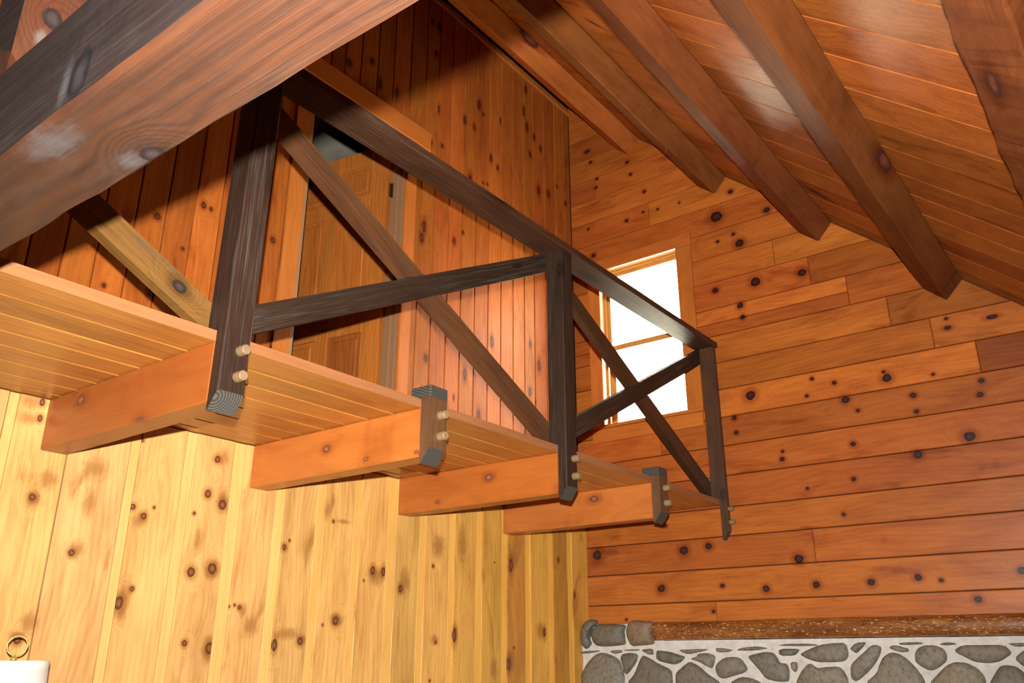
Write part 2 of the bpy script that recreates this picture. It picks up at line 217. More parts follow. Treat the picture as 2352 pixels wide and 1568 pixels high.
M['ceil'] = wood('ceiling_pine_boards', (.46, .145, .029), (.24, .062, .012), 'yxz', 'POS', (), (2.2, 4.2, .18, .065), smudge=(.5, .42, .36), spec=.09, coat=.0, rough=.42, vary=.5, huev=.012, knotcol=(.05, .018, .010))
M['deck'] = wood('amber_deck_boards', (.50, .205, .038), (.29, .10, .016), 'xyz', 'POS', (), (1.7, 7.0, .20, .085), smudge=(.7, .6, .5), coat=.2, vary=.3, knotcol=(.06, .02, .01))
M['deck_edge'] = wood('flashlit_deck_edge', (.34, .145, .055), (.27, .105, .036), 'xzy', 'POS', (), None, coat=.0, rough=.5, spec=.2, vary=.08)  # deck wood recoloured for the flash light on its front edge
M['beam'] = wood('orange_floor_beam_wood', (.50, .15, .03), (.36, .085, .016), 'xyz', 'OBJ', (), (4.5, 10.0, .5, .085), smudge=(.72, .62, .55), coat=.15, vary=.3, knotcol=(.13, .045, .025), halo=(.7, .6, .55), ringf=22, ringamt=.3)
M['purlin'] = wood('brown_rough_purlin_wood', (.23, .072, .020), (.12, .034, .010), 'xyz', 'OBJ', (), (1.6, 7.0, .2, .11), smudge=(.65, .6, .55), spec=.05, coat=.0, rough=.65, vary=.25, knotcol=(.06, .018, .010), ringf=18, ringamt=.25, bump=.5)
M['stain'] = wood('black_brown_stained_wood', (.036, .0185, .0105), (.015, .008, .005), 'xyz', 'OBJ', (), (2.4, 8.0, .2, .10), coat=.0, spec=.22, rough=.5, vary=.35, knotcol=(.01, .006, .005), gray=(.10, .094, .082, .6), bump=.6)  # grey streaks also stand for the flash sheen on the posts
M['stain_mid'] = wood('walnut_stained_wood', (.115, .048, .018), (.045, .018, .008), 'xyz', 'OBJ', (), (2.4, 8.0, .2, .10), coat=.1, rough=.45, vary=.1, knotcol=(.02, .01, .008), gray=(.11, .08, .05, .4), bump=.5)
M['stain_gold'] = wood('golden_brown_stained_wood', (.21, .092, .020), (.085, .034, .009), 'xyz', 'OBJ', [(1.735, .004, .026, .018), (1.0, -.02, .012, .009)], None, coat=.15, rough=.42, vary=.05, knotcol=(.022, .014, .010), gray=(.05, .035, .02, .5), bump=.5, wear=(.075, .062, .042, .6), halo=(.45, .42, .4))
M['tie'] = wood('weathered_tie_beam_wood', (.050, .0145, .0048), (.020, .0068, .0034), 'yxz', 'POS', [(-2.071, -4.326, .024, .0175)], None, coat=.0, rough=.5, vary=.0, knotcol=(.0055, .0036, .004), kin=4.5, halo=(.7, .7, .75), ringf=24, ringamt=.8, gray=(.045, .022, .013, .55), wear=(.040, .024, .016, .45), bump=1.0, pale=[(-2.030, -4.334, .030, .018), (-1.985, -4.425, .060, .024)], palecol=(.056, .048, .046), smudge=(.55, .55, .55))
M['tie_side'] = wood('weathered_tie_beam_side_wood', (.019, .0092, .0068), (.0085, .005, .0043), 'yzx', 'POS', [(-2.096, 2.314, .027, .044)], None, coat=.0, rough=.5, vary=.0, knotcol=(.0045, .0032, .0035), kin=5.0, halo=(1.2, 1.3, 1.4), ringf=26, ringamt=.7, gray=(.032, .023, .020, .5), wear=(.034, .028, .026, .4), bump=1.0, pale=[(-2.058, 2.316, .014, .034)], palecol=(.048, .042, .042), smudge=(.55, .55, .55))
M['loft'] = wood('orange_knotty_post_wood', (.062, .017, .0055), (.030, .009, .0035), 'zxy', 'POS', [(2.592, -4.405, .022, .0165)], None, coat=.0, rough=.5, vary=0, knotcol=(.010, .006, .005), halo=(1.1, .9, .8), bump=.6, ringamt=.8, pale=[(2.545, -4.413, .016, .014)], palecol=(.085, .075, .06))
M['endgrain'] = NT('grey_end_grain').m
def _eg():
    N = NT('grey_end_grain'); P = N.n('ShaderNodeTexCoord').outputs['Object']
    x = N.n('ShaderNodeTexWave', wave_type='RINGS', rings_direction='SPHERICAL'); N.put(x.inputs[0], P)
    x.inputs['Scale'].default_value = 42; x.inputs['Distortion'].default_value = 1.5; x.inputs['Detail'].default_value = 2
    N.put(N.b.inputs['Base Color'], N.mix(x.outputs['Fac'], (.026, .023, .018), (.080, .071, .058))); N.b.inputs['Roughness'].default_value = .6
    return N.m
M['endgrain'] = _eg()
M['casing'] = wood('orange_pine_trim', (.55, .17, .03), (.38, .11, .018), 'zxy', 'POS', (), None, coat=.0, rough=.5, spec=.12, vary=.15)
M['casing_h'] = wood('orange_pine_head_trim', (.58, .18, .03), (.42, .11, .018), 'yzx', 'POS', (), None, coat=.25, vary=.15)
M['head'] = wood('orange_pine_door_head', (.60, .19, .03), (.46, .13, .02), 'xzy', 'POS', (), None, coat=.25, vary=.1)
M['door'] = wood('fir_door_wood', (.48, .145, .026), (.30, .080, .013), 'zyx', 'POS', (), None, coat=.25, vary=.35, ringamt=.6)
M['jamb'] = plain('grey_brown_jamb', (.30, .155, .07), .5)
M['sash'] = wood('daylit_window_wood', (.68, .34, .09), (.52, .22, .05), 'zyx', 'POS', (), None, coat=.3, vary=.1)  # glare of the window daylight put into a paler wood colour
M['bark'] = wood('glossy_hewn_log_wood', (.34, .125, .022), (.10, .030, .008), 'yzx', 'POS', (), None, coat=.35, rough=.33, vary=0, ringf=14, ringamt=.5, bump=1.0, wear=(.5, .22, .06, .5), smudge=(.4, .3, .25), glint=(.85, .58, .28))
M['back'] = plain('dark_backing_boards', (.035, .010, .004), .8, nscale=3)
M['back_pale'] = plain('brown_backing_boards', (.05, .018, .006), .8, nscale=3)
M['mortar'] = plain('pale_mortar', (.60, .575, .53), .85, nscale=26, namt=.16, bump=.5)
M['plaster'] = plain('brown_panelling', (.16, .07, .03), .8, nscale=4, namt=.04)
M['grey'] = plain('grey_ceiling_board', (.30, .27, .22), .8, nscale=6)
M['yellow'] = plain('yellowed_plaster', (.62, .55, .32), .8, nscale=6)
M['floor'] = wood('oak_floor_boards', (.20, .09, .03), (.13, .055, .02), 'xyz', 'POS', (), None, coat=.2, vary=.3)
M['brass'] = plain('polished_brass', (.85, .66, .20), .28, .75)
M['hinge'] = plain('antique_brass', (.35, .24, .09), .35, 1.0)
M['wire'] = plain('steel_wire', (.62, .60, .55), .3, 1.0)
M['shade'] = plain('cream_lamp_shade', (.86, .86, .78), .8, nscale=120, namt=.03)
M['shade_trim'] = plain('cream_shade_binding', (.80, .84, .72), .7)
M['peg'] = wood('pale_dowel_wood', (.27, .165, .083), (.18, .105, .05), 'xyz', 'OBJ', (), None, coat=.0, rough=.55, vary=.25)
def _glass():
    N = NT('window_glass'); nt = N.t
    tr = N.n('ShaderNodeBsdfTransparent'); gl = N.n('ShaderNodeBsdfGlossy'); gl.inputs['Roughness'].default_value = .02
    lw = N.n('ShaderNodeFresnel'); lw.inputs['IOR'].default_value = 1.45
    mx = N.n('ShaderNodeMixShader'); N.put(mx.inputs[0], lw.outputs[0]); N.put(mx.inputs[1], tr.outputs[0]); N.put(mx.inputs[2], gl.outputs[0])
    nt.links.new(mx.outputs[0], nt.nodes['Material Output'].inputs[0]); return N.m
M['glass'] = _glass()
def _stone():
    N = NT('field_stone'); P = N.n('ShaderNodeNewGeometry').outputs['Position']
    oi = N.n('ShaderNodeObjectInfo'); r = oi.outputs['Random']
    o = N.n('ShaderNodeVectorMath', operation='ADD'); N.put(o.inputs[0], P); N.put(o.inputs[1], N.comb(N.math('MULTIPLY', r, 31.0), r, r))
    a = N.noise(o.outputs[0], 9, 5, .62, .5); b = N.noise(o.outputs[0], 45, 5, .7); c = N.noise(o.outputs[0], 160, 2, .5)
    base = N.mix(r, (.14, .135, .105), (.25, .205, .145))
    col = N.mix(N.rng(a, .38, .68), base, (.19, .185, .155)); col = N.mix(N.rng(b, .5, .72), col, (.30, .245, .165))
    col = N.mix(N.math('MULTIPLY', N.rng(b, .46, .3), .8), col, (.055, .048, .04)); col = N.mix(N.math('MULTIPLY', N.rng(c, .6, .75), .5), col, (.36, .31, .24))
    col = N.mix(1.0, col, oi.outputs['Color'], 'MULTIPLY')
    N.put(N.b.inputs['Base Color'], col); N.b.inputs['Roughness'].default_value = .62
    bp = N.n('ShaderNodeBump'); bp.inputs['Strength'].default_value = .8; bp.inputs['Distance'].default_value = .008
    N.put(bp.inputs['Height'], N.math('ADD', a, N.math('MULTIPLY', b, .6))); N.put(N.b.inputs['Normal'], bp.outputs[0]); return N.m
M['stone'] = _stone()

# ------------------------------------------------------------------ helpers
def setp(o, label=None, cat=None, group=None, kind=None):
    if label: o['label'] = label
    if cat: o['category'] = cat
    if group: o['group'] = group
    if kind: o['kind'] = kind
    return o
def empty(name, loc):
    o = bpy.data.objects.new(name, None); COL.objects.link(o); o.location = loc; o.empty_display_size = .05
    o['_loc'] = tuple(loc); return o
def link(name, me, mat, parent=None, Mx=None, smooth=False, tint=None):
    o = bpy.data.objects.new(name, me); COL.objects.link(o)
    for m in (mat if isinstance(mat, (list, tuple)) else [mat]): me.materials.append(m)
    Mx = Mx or Matrix.Identity(4)
    if parent is not None:
        o.parent = parent; base = parent.get('_mx')
        pm = Matrix([base[i*4:i*4+4] for i in range(4)]) if base else Matrix.Translation(parent.location)
        o.matrix_local = pm.inverted() @ Mx
    else: o.matrix_world = Mx
    o['_mx'] = [x for row in Mx for x in row]
    if smooth:
        for p in me.polygons: p.use_smooth = True
    if tint: o.color = tuple(tint) + (1,)
    return o
def from_py(name, vs, fs):
    me = bpy.data.meshes.new(name); me.from_pydata([tuple(v) for v in vs], [], fs); me.update(); return me
def fixn(me):
    bm = bmesh.new(); bm.from_mesh(me); bmesh.ops.recalc_face_normals(bm, faces=bm.faces); bm.to_mesh(me); bm.free(); return me
def box_me(name, x0, x1, y0, y1, z0, z1, bev=0.0):
    vs = [(x, y, z) for x in (x0, x1) for y in (y0, y1) for z in (z0, z1)]
    fs = [(0, 1, 3, 2), (4, 6, 7, 5), (0, 4, 5, 1), (2, 3, 7, 6), (0, 2, 6, 4), (1, 5, 7, 3)]
    me = from_py(name, vs, fs)
    bm = bmesh.new(); bm.from_mesh(me); bmesh.ops.recalc_face_normals(bm, faces=bm.faces)
    if bev: bmesh.ops.bevel(bm, geom=list(bm.edges), offset=bev, segments=1, affect='EDGES')
    bm.to_mesh(me); bm.free(); return me
def boxes_me(name, lst, bev=0.0):
    bm = bmesh.new()
    for b in lst:
        m = box_me('t', *b, bev=bev); bm.from_mesh(m); bpy.data.meshes.remove(m)
    me = bpy.data.meshes.new(name); bm.to_mesh(me); bm.free(); return me
def box(name, b, mat, parent=None, bev=.003, tint=None):
    return link(name, box_me(name, *b, bev=bev), mat, parent, tint=tint)
def clip(poly, f):
    out = []
    for i in range(len(poly)):
        a, b = poly[i], poly[(i+1) % len(poly)]; fa, fb = f(a), f(b)
        if fa >= 0: out.append(a)
        if (fa < 0) != (fb < 0):
            t = fa/(fa-fb); out.append((a[0]+(b[0]-a[0])*t, a[1]+(b[1]-a[1])*t))
    return out
def inset(poly, d):
    n = len(poly); A = sum(poly[i][0]*poly[(i+1) % n][1]-poly[(i+1) % n][0]*poly[i][1] for i in range(n))
    if A < 0: poly = poly[::-1]
    out = []
    for i in range(n):
        p0, p1, p2 = Vector(poly[i-1]), Vector(poly[i]), Vector(poly[(i+1) % n])
        e1 = (p1-p0).normalized(); e2 = (p2-p1).normalized(); n1 = Vector((-e1.y, e1.x)); n2 = Vector((-e2.y, e2.x))
        k = 1+n1.dot(n2); out.append(tuple(p1+(n1+n2)*(d/max(k, .2))))
    return poly, out
def board_me(name, poly, front, back, ch, mp):
    """a flat board cut to poly, its front arris chamfered; mp maps (a, b, depth) to space"""
    pl = [p for i, p in enumerate(poly) if (Vector(p)-Vector(poly[i-1])).length > 1e-4]
    if len(pl) < 3: return None
    pl, ins = inset(pl, ch); n = len(pl); s = 1 if front > back else -1
    vs = [mp(a, b, front) for a, b in ins]+[mp(a, b, front-s*ch) for a, b in pl]+[mp(a, b, back) for a, b in pl]
    fs = [tuple(range(n)), tuple(range(3*n-1, 2*n-1, -1))]
    for k in (0, 1):
        for i in range(n):
            j = (i+1) % n; fs.append((k*n+i, k*n+j, (k+1)*n+j, (k+1)*n+i))
    return fixn(from_py(name, vs, fs))
def timber_me(name, L, wy, wz, bev=.008, nseg=16, jit=.0025, seed=0.0, endcap=True):
    """hewn timber along local x from 0 to L, corners worn uneven"""
    hy, hz = wy/2, wz/2
    ring = [(-hy+bev, -hz), (hy-bev, -hz), (hy, -hz+bev), (hy, hz-bev), (hy-bev, hz), (-hy+bev, hz), (-hy, hz-bev), (-hy, -hz+bev)]
    vs, fs = [], []
    for i in range(nseg+1):
        x = L*i/nseg
        for k, (y, z) in enumerate(ring):
            j = noise.noise_vector(Vector((x*3.1+seed, y*9+seed*2.3, z*9)))*jit + noise.noise_vector(Vector((x*11+seed, y*30, z*30)))*jit*.6
            vs.append((x, y+j.y, z+j.z))
    for i in range(nseg):
        for k in range(8):
            a = i*8+k; b = i*8+(k+1) % 8; fs.append((a, b, b+8, a+8))
    fs.append(tuple(range(7, -1, -1))); fs.append(tuple(range(nseg*8, nseg*8+8)))
    return fixn(from_py(name, vs, fs))
def frame(p0, p1, up):
    p0, p1, up = Vector(p0), Vector(p1), Vector(up)
    x = (p1-p0).normalized(); z = (up-x*up.dot(x)).normalized(); y = z.cross(x)
    return Matrix(((x.x, y.x, z.x, p0.x), (x.y, y.y, z.y, p0.y), (x.z, y.z, z.z, p0.z), (0, 0, 0, 1)))
def lathe_me(name, prof, n=32, cap=True):
    vs, fs = [], []
    for r, z in prof:
        for k in range(n):
            a = 2*math.pi*k/n; vs.append((r*math.cos(a), r*math.sin(a), z))
    m = len(prof)
    for i in range(m-1):
        for k in range(n):
            a = i*n+k; b = i*n+(k+1) % n; fs.append((a, b, b+n, a+n))
    if cap: fs.append(tuple(range(n-1, -1, -1))); fs.append(tuple(range((m-1)*n, m*n)))
    return fixn(from_py(name, vs, fs))
def tube_me(name, pts, r, n=8, closed=False):
    pts = [Vector(p) for p in pts]; vs, fs = [], []; m = len(pts)
    for i, p in enumerate(pts):
        a = pts[(i-1) % m] if closed or i else pts[0]; b = pts[(i+1) % m] if closed or i < m-1 else pts[-1]
        t = (b-a).normalized(); ref = Vector((0, 0, 1)) if abs(t.z) < .9 else Vector((0, 1, 0))
        s = t.cross(ref).normalized(); q = s.cross(t)
        for k in range(n):
            c = 2*math.pi*k/n; vs.append(p+s*(r*math.cos(c))+q*(r*math.sin(c)))
    for i in range(m if closed else m-1):
        for k in range(n):
            a = i*n+k; b = i*n+(k+1) % n; c = ((i+1) % m)*n; fs.append((a, b, c+(k+1) % n, c+k))
    if not closed: fs.append(tuple(range(n-1, -1, -1))); fs.append(tuple(range((m-1)*n, m*n)))
    return fixn(from_py(name, vs, fs))

ROOF_Z, ROOF_S = 5.79, .885
roofz = lambda y: ROOF_Z+ROOF_S*y
YL = -.056                       # face of the lower back wall
ZS, ZD, ZB = 2.46, 2.493, 2.275   # deck soffit, deck top, underside of the floor beams
XE = -9.0                        # far end of the room
YF = -3.85                       # outer wall behind the camera

# ------------------------------------------------------------------ the room: slabs
fl_ = setp(box('floor', (XE-.2, .3, YF-.2, 4.2, -.12, 0), M['floor'], bev=0), kind='structure')
# gable wall (window_1 cut through it)
WY0, WY1, WZ0, WZ1 = -.862, -.232, 3.086, 4.25
def slab(name, polys, d0, d1, mp, mat):
    bm = bmesh.new()
    for pl in polys:
        m = board_me('t', pl, d0, d1, .0005, mp); bm.from_mesh(m); bpy.data.meshes.remove(m)
    me = bpy.data.meshes.new(name); bm.to_mesh(me); bm.free()
    return setp(link(name, me, mat), kind='structure')
gx = lambda a, b, d: (d, a, b)
rc = lambda a0, a1, b0, b1: [(a0, b0), (a1, b0), (a1, b1), (a0, b1)]
below = lambda p: roofz(min(p[0], 0))+.055-p[1]
HY0, HY1, HZ0, HZ1 = WY0-.019, WY1+.019, WZ0-.003, WZ1+.019
wall_g = slab('wall_right', [clip(rc(YF, HY0, 0, 6), below), rc(HY0, HY1, 0, HZ0), clip(rc(HY0, HY1, HZ1, 6), below), clip(rc(HY1, 0, 0, 6), below), rc(0, 4.2, 0, 5.9)], .024, .16, gx, M['back'])
# upper back wall with the doorway, lower back wall
DX0, DX1, DZ1 = -2.50, -1.80, 4.52
bx = lambda a, b, d: (a, d, b)
wall_u = slab('wall_back_upper', [rc(XE, DX0, ZD, 5.87), rc(DX0, DX1, DZ1, 5.87), rc(DX1, .03, ZD, 5.87)], .022, .11, bx, M['back'])
wall_l = slab('wall_back_lower', [rc(XE, .02, 0, ZS-.002)], YL+.02, .10, bx, M['back_pale'])
wl = setp(box('wall_left', (XE-.15, XE, YF, 4.2, 0, 6.2), M['plaster'], bev=0), kind='structure')
wf = setp(box('wall_front', (XE, .02, YF-.15, YF, 0, roofz(YF)+.02), M['plaster'], bev=0), kind='structure')
# room beyond the door
setp(box('wall_back_far', (XE, .02, 4.0, 4.2, 0, 5.6), M['yellow'], bev=0), kind='structure')
setp(box('ceiling_far_room', (XE, .02, .115, 4.0, 4.86, 4.95), M['grey'], bev=0), kind='structure')
setp(box('floor_far_room', (XE, .02, .112, 4.0, 2.36, ZD), M['floor'], bev=0), kind='structure')

# ------------------------------------------------------------------ gable boards
rows = [1.70, 1.795, 1.912, 2.096, 2.279, 2.45, 2.64, 2.824, 3.006, 3.186, 3.366, 3.549, 3.738, 3.927, 4.11, 4.295, 4.489, 4.68, 4.867, 5.05, 5.24, 5.432, 5.617, 5.80]
butts = {1: [-.932], 3: [-1.547, -3.2], 4: [-2.9], 6: [-3.3], 7: [-.64, -3.1], 8: [-2.533], 9: [-2.336], 10: [-2.135], 11: [-1.93], 12: [-1.725], 13: [-1.52], 16: [-.663], 18: [-.224]}
tints = {(8, 1): (1.0, 1.05, .9), (8, 0): (.62, .55, .7), (9, 0): (1.15, 1.2, 1.3), (9, 1): (.98, .98, .9), (12, 0): (.88, .8, .8), (13, 0): (.95, 1.0, 1.0), (7, 0): (1.05, 1.0, .9), (10, 0): (.82, .78, .8), (6, 0): (1.1, 1.1, 1.0)}
for i in range(len(rows)-1):
    z0, z1 = rows[i], rows[i+1]
    ys = [YF+.002]+sorted(butts.get(i, []))+[-.001]
    for k in range(len(ys)-1):
        segs = [(ys[k], ys[k+1])]
        if z1 > WZ0+.02 and z0 < WZ1-.02:
            segs = []
            if ys[k] < HY0: segs.append((ys[k], min(ys[k+1], HY0)))
            if ys[k+1] > HY1: segs.append((max(ys[k], HY1), ys[k+1]))
        zs = [(z0, z1)]
        if i == 11 and k == 1: zs = [(z0, 3.636), (3.636, z1)]
        for (a, b) in segs:
            for (c, d) in zs:
                pl = clip(rc(a+.001, b-.001, c+.0024, d-.0024), lambda p: roofz(p[0])-.0015-p[1])
                if len(pl) < 3: continue
                me = board_me('plank', pl, 0.0, .022, .004, gx)
                if me: link('plank', me, M['gable'], wall_g, tint=tints.get((i, k)) or [random.uniform(.9, 1.06)]*3)
# ------------------------------------------------------------------ upper back wall boards
ux = [0, -.084, -.21, -.353, -.492, -.61, -.738, -.87, -1.003, -1.137, -1.271, -1.398, -1.531, -1.652, -1.789, -1.933, -2.062, -2.191, -2.308, -2.408, -2.505, -2.602, -2.694, -2.82, -2.946, -3.073, -3.20, -3.328, -3.456, -3.578, -3.70]
while ux[-1] > XE+.2: ux.append(ux[-1]-.126)
for a, b in zip(ux[1:], ux[:-1]):
    cuts = [(a, b, ZD, 5.708)]
    if b > DX0 and a < DX1:
        cuts = [(a, b, DZ1, 5.708)]
        if a < DX0: cuts.append((a, DX0, ZD, DZ1))
        if b > DX1: cuts.append((DX1, b, ZD, DZ1))
    for (p, q, c, d) in cuts:
        if q-p < .012: continue
        link('plank', board_me('plank', rc(p+.0022, q-.0022, c+.001, d), 0.0, .02, .0035, bx), M['upper'], wall_u, tint=[random.uniform(.85, 1.08)]*3)
# ------------------------------------------------------------------ lower back wall: wide boards and narrow recessed strips
lx = [(-3.677, -3.64), (-3.449, -3.446), (-3.218, -3.178), (-2.99, -2.943), (-2.764, -2.704), (-2.53, -2.476), (-2.30, -2.256), (-2.069, -2.026), (-1.842, -1.781), (-1.612, -1.565), (-1.38, -1.335), (-1.152, -1.097), (-.923, -.866), (-.693, -.64), (-.456, -.402), (-.242, -.188)]
x = -3.677
pre = []
while x > XE+.3: x -= .23; pre.append((x, x+.045))
lx = sorted(pre)+lx
low_t = {-.923: (.72, .62, .55), -1.38: (.97, .96, .9), -1.152: (.95, .92, .82), -.693: (.98, .98, .95), -.456: (.74, .64, .55), -.242: (.95, .92, .85), -3.449: (.94, .96, 1.02), -1.842: (.9, .9, .9)}
for i, (s0, s1) in enumerate(lx):
    e = lx[i+1][0] if i+1 < len(lx) else -.001
    g = min(1, max(0, (s0+2.9)/2.2)); rich = Vector((1+.10*g, 1+.02*g, 1-.42*g))   # tint turns warmer and less blue towards the corner
    if s1-s0 > .01:
        link('strip', board_me('strip', rc(s0+.005, s1-.0005, .0, ZS-.003), YL+.006, YL+.018, .001, bx), M['strip'], wall_l, tint=rich)
    r_ = random.uniform(.97, 1.06); t_ = Vector(low_t.get(s0) or (r_, r_, r_))
    link('plank', board_me('plank', rc(max(s1, s0+.0045), e-.0005, .0, ZS-.003), YL, YL+.018, .0015, bx), M['lower'], wall_l, tint=[p*q for p, q in zip(t_, rich)])

# ------------------------------------------------------------------ roof boards
sl = math.sqrt(1+ROOF_S**2); nrm = Vector((0, -ROOF_S, 1))/sl
def cm(a, b, d): # a = x, b = y of the board's underside, d = depth outwards
    return Vector((a, b, roofz(b)))+nrm*d
ceil = slab('ceiling', [rc(XE, .3, YF-.3, .13)], .03, .16, cm, M['back'])
cx = [-.001, -.19, -.424, -.663, -.898, -1.127, -1.348, -1.606, -1.846, -2.069, -2.303, -2.53, -2.764]
while cx[-1] > XE+.2: cx.append(cx[-1]-.234)
for a, b in zip(cx[1:], cx[:-1]):
    link('plank', board_me('plank', rc(a+.002, b-.002, YF-.02, -.002), 0.0, .028, .0022, cm), M['ceil'], ceil, tint=[random.uniform(.85, 1.12)]*3)
setp(box('trim_1', (XE, -.001, -.022, -.001, 5.70, 5.745), M['casing_h'], bev=.003), kind='structure')   # strip along the top of the upper wall

# ------------------------------------------------------------------ purlins
pn = Vector((0, -.663, .749)); pd = Vector((0, .749, .663))   # normal to the roof, direction up the slope
plab = ['roof purlin nearest the dark upper wall, orange and lit along its lower side', 'second roof purlin out from the upper wall, with a pale lit underside',
        'third roof purlin from the upper wall, ending on the gable just beyond the window', 'fourth roof purlin from the upper wall, next to the ragged-edged one',
        'ragged-edged roof purlin at the top right corner of the ceiling']
ptint = [(1.9, 1.75, 1.4), (1.1, 1.1, 1.05), (.92, .92, .9), (.85, .83, .8), (.8, .8, .8)]  # window light on the first two purlins is put into their tints
for k in range(5):
    RT = Vector((0, -.629-.635*k, roofz(-.629-.635*k)))
    RBp = RT-pn*.140; c = (RT+RBp)/2+pd*.075
    L = 8.9; me = timber_me('roof_purlin', L, .150, .1395, .006, 60 if k < 4 else 220, .004 if k < 4 else .012, 3.7*k+1)
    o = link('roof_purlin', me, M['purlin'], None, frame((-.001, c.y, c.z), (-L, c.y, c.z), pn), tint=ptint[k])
    setp(o, plab[k], 'beam', 'roof purlins under the sloping ceiling')

# ------------------------------------------------------------------ floor beams of the balcony and the tie beam
bxs = [-3.542, -2.672, -1.777, -.908]
bl = ['orange floor beam under the balcony, nearest the tie beam, carrying the tall dark post at left', 'orange floor beam under the balcony ending in the near stub post with two pegs',
      'orange floor beam under the balcony below the middle dark railing post', 'orange floor beam under the balcony nearest the gable wall, with a wire hook beneath']
for k, x in enumerate(bxs):
    L = 1.032+YL
    me = timber_me('floor_beam', L, .0945, ZS-ZB-.001, .005, 14, .0012, 2.1*k+5)
    o = link('floor_beam', me, M['beam'], None, frame((x+.04725, YL, (ZS+ZB)/2), (x+.04725, -1.032, (ZS+ZB)/2), (0, 0, 1)), tint=[(.72, .66, .64), (1.08, 1.1, 1.1), (1.0, .95, .85), (1.05, 1.15, 1.2)][k])
    setp(o, bl[k], 'beam', 'floor beams under the balcony')
# the tie beam: underside and side are faces of one weathered timber, the side darker
def tie():
    x0, x1, z0, z1 = -4.452, -4.31, 2.268, 2.456
    n = 90; vs, fs, mi = [], [], []
    ya, yb = YL, YF
    prof = [(x0, z1), (x0, z0+.007), (x0+.006, z0), (x1-.008, z0), (x1, z0+.009), (x1, z1)]
    for i in range(n+1):
        y = ya+(yb-ya)*i/n
        for k, (x, z) in enumerate(prof):
            j = noise.noise_vector(Vector((k*3.3, y*2.2, 1.0)))*.004+noise.noise_vector(Vector((k*3.3, y*8, 5.0)))*.0035+noise.noise_vector(Vector((k*1.3, y*30, 9.0)))*.001
            if k in (0, 5): j *= .3
            vs.append((x+j.x, y, z+j.z*(1 if k not in (0, 5) else 0)))
    m = len(prof)
    for i in range(n):
        for k in range(m):
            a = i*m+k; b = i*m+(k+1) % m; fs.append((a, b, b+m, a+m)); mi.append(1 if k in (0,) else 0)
    fs.append(tuple(range(m))); mi.append(0); fs.append(tuple(range(n*m, n*m+m))[::-1]); mi.append(0)
    me = from_py('tie_beam', vs, fs)
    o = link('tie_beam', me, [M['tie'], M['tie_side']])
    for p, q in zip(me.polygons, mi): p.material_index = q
    fixn(me)
    return setp(o, 'big dark weathered tie beam with ragged edge and knots crossing close overhead', 'beam')
tie()
def loft_post():
    x0, x1, y0, y1, zt = -4.450, -4.345, -1.812, -1.70, roofz(-1.812)-.01
    vs = [(x0, y0, 2.494), (x0+.03, y0, 2.4585), (x1, y0, 2.4585), (x1, y1, 2.4585), (x0+.03, y1, 2.4585), (x0, y1, 2.56), (x0, y0, zt), (x1, y0, zt), (x1, y1, zt), (x0, y1, zt)]
    fs = [(0, 1, 2, 7, 6), (2, 3, 8, 7), (3, 4, 5, 9, 8), (5, 0, 6, 9), (0, 5, 4, 1), (1, 4, 3, 2), (6, 7, 8, 9)]
    me = fixn(from_py('loft_post', vs, fs)); o = link('loft_post', me, [M['loft'], M['tie_side']])
    me.polygons[3].material_index = 1
    return setp(o, 'knotty orange and black post standing on the near tie beam at the picture corner', 'post')
loft_post()

# ------------------------------------------------------------------ deck
deck = setp(empty('balcony_deck', (-3.3, -.5, ZS)), 'amber board deck of the balcony with grooved underside and pale front edge', 'balcony deck')
dy = [-1.031, -.891, -.755, -.627, -.503, -.363, -.235, -.12, -.002]
for i in range(8):
    me = box_me('plank', -6.3, -.001, dy[i]+.0005, dy[i+1]-.0005, ZS, ZD, 0)
    bm = bmesh.new(); bm.from_mesh(me)
    es = [e for e in bm.edges if all(abs(v.co.z-ZS) < 1e-5 for v in e.verts) and abs(e.verts[0].co.y-e.verts[1].co.y) < 1e-5]
    if i == 0: es = [e for e in es if e.verts[0].co.y > -1.0]
    bmesh.ops.bevel(bm, geom=es, offset=.006, segments=1, affect='EDGES'); bm.to_mesh(me); bm.free()
    mats_ = [M['deck'], M['deck_edge']] if i == 0 else M['deck']
    if i == 0:
        for p_ in me.polygons: p_.material_index = 1 if p_.normal.y < -.9 else 0
    link('plank', me, mats_, deck, tint=(1.0, 1.0, 1.0) if i == 0 else [random.uniform(.9, 1.1)]*3)

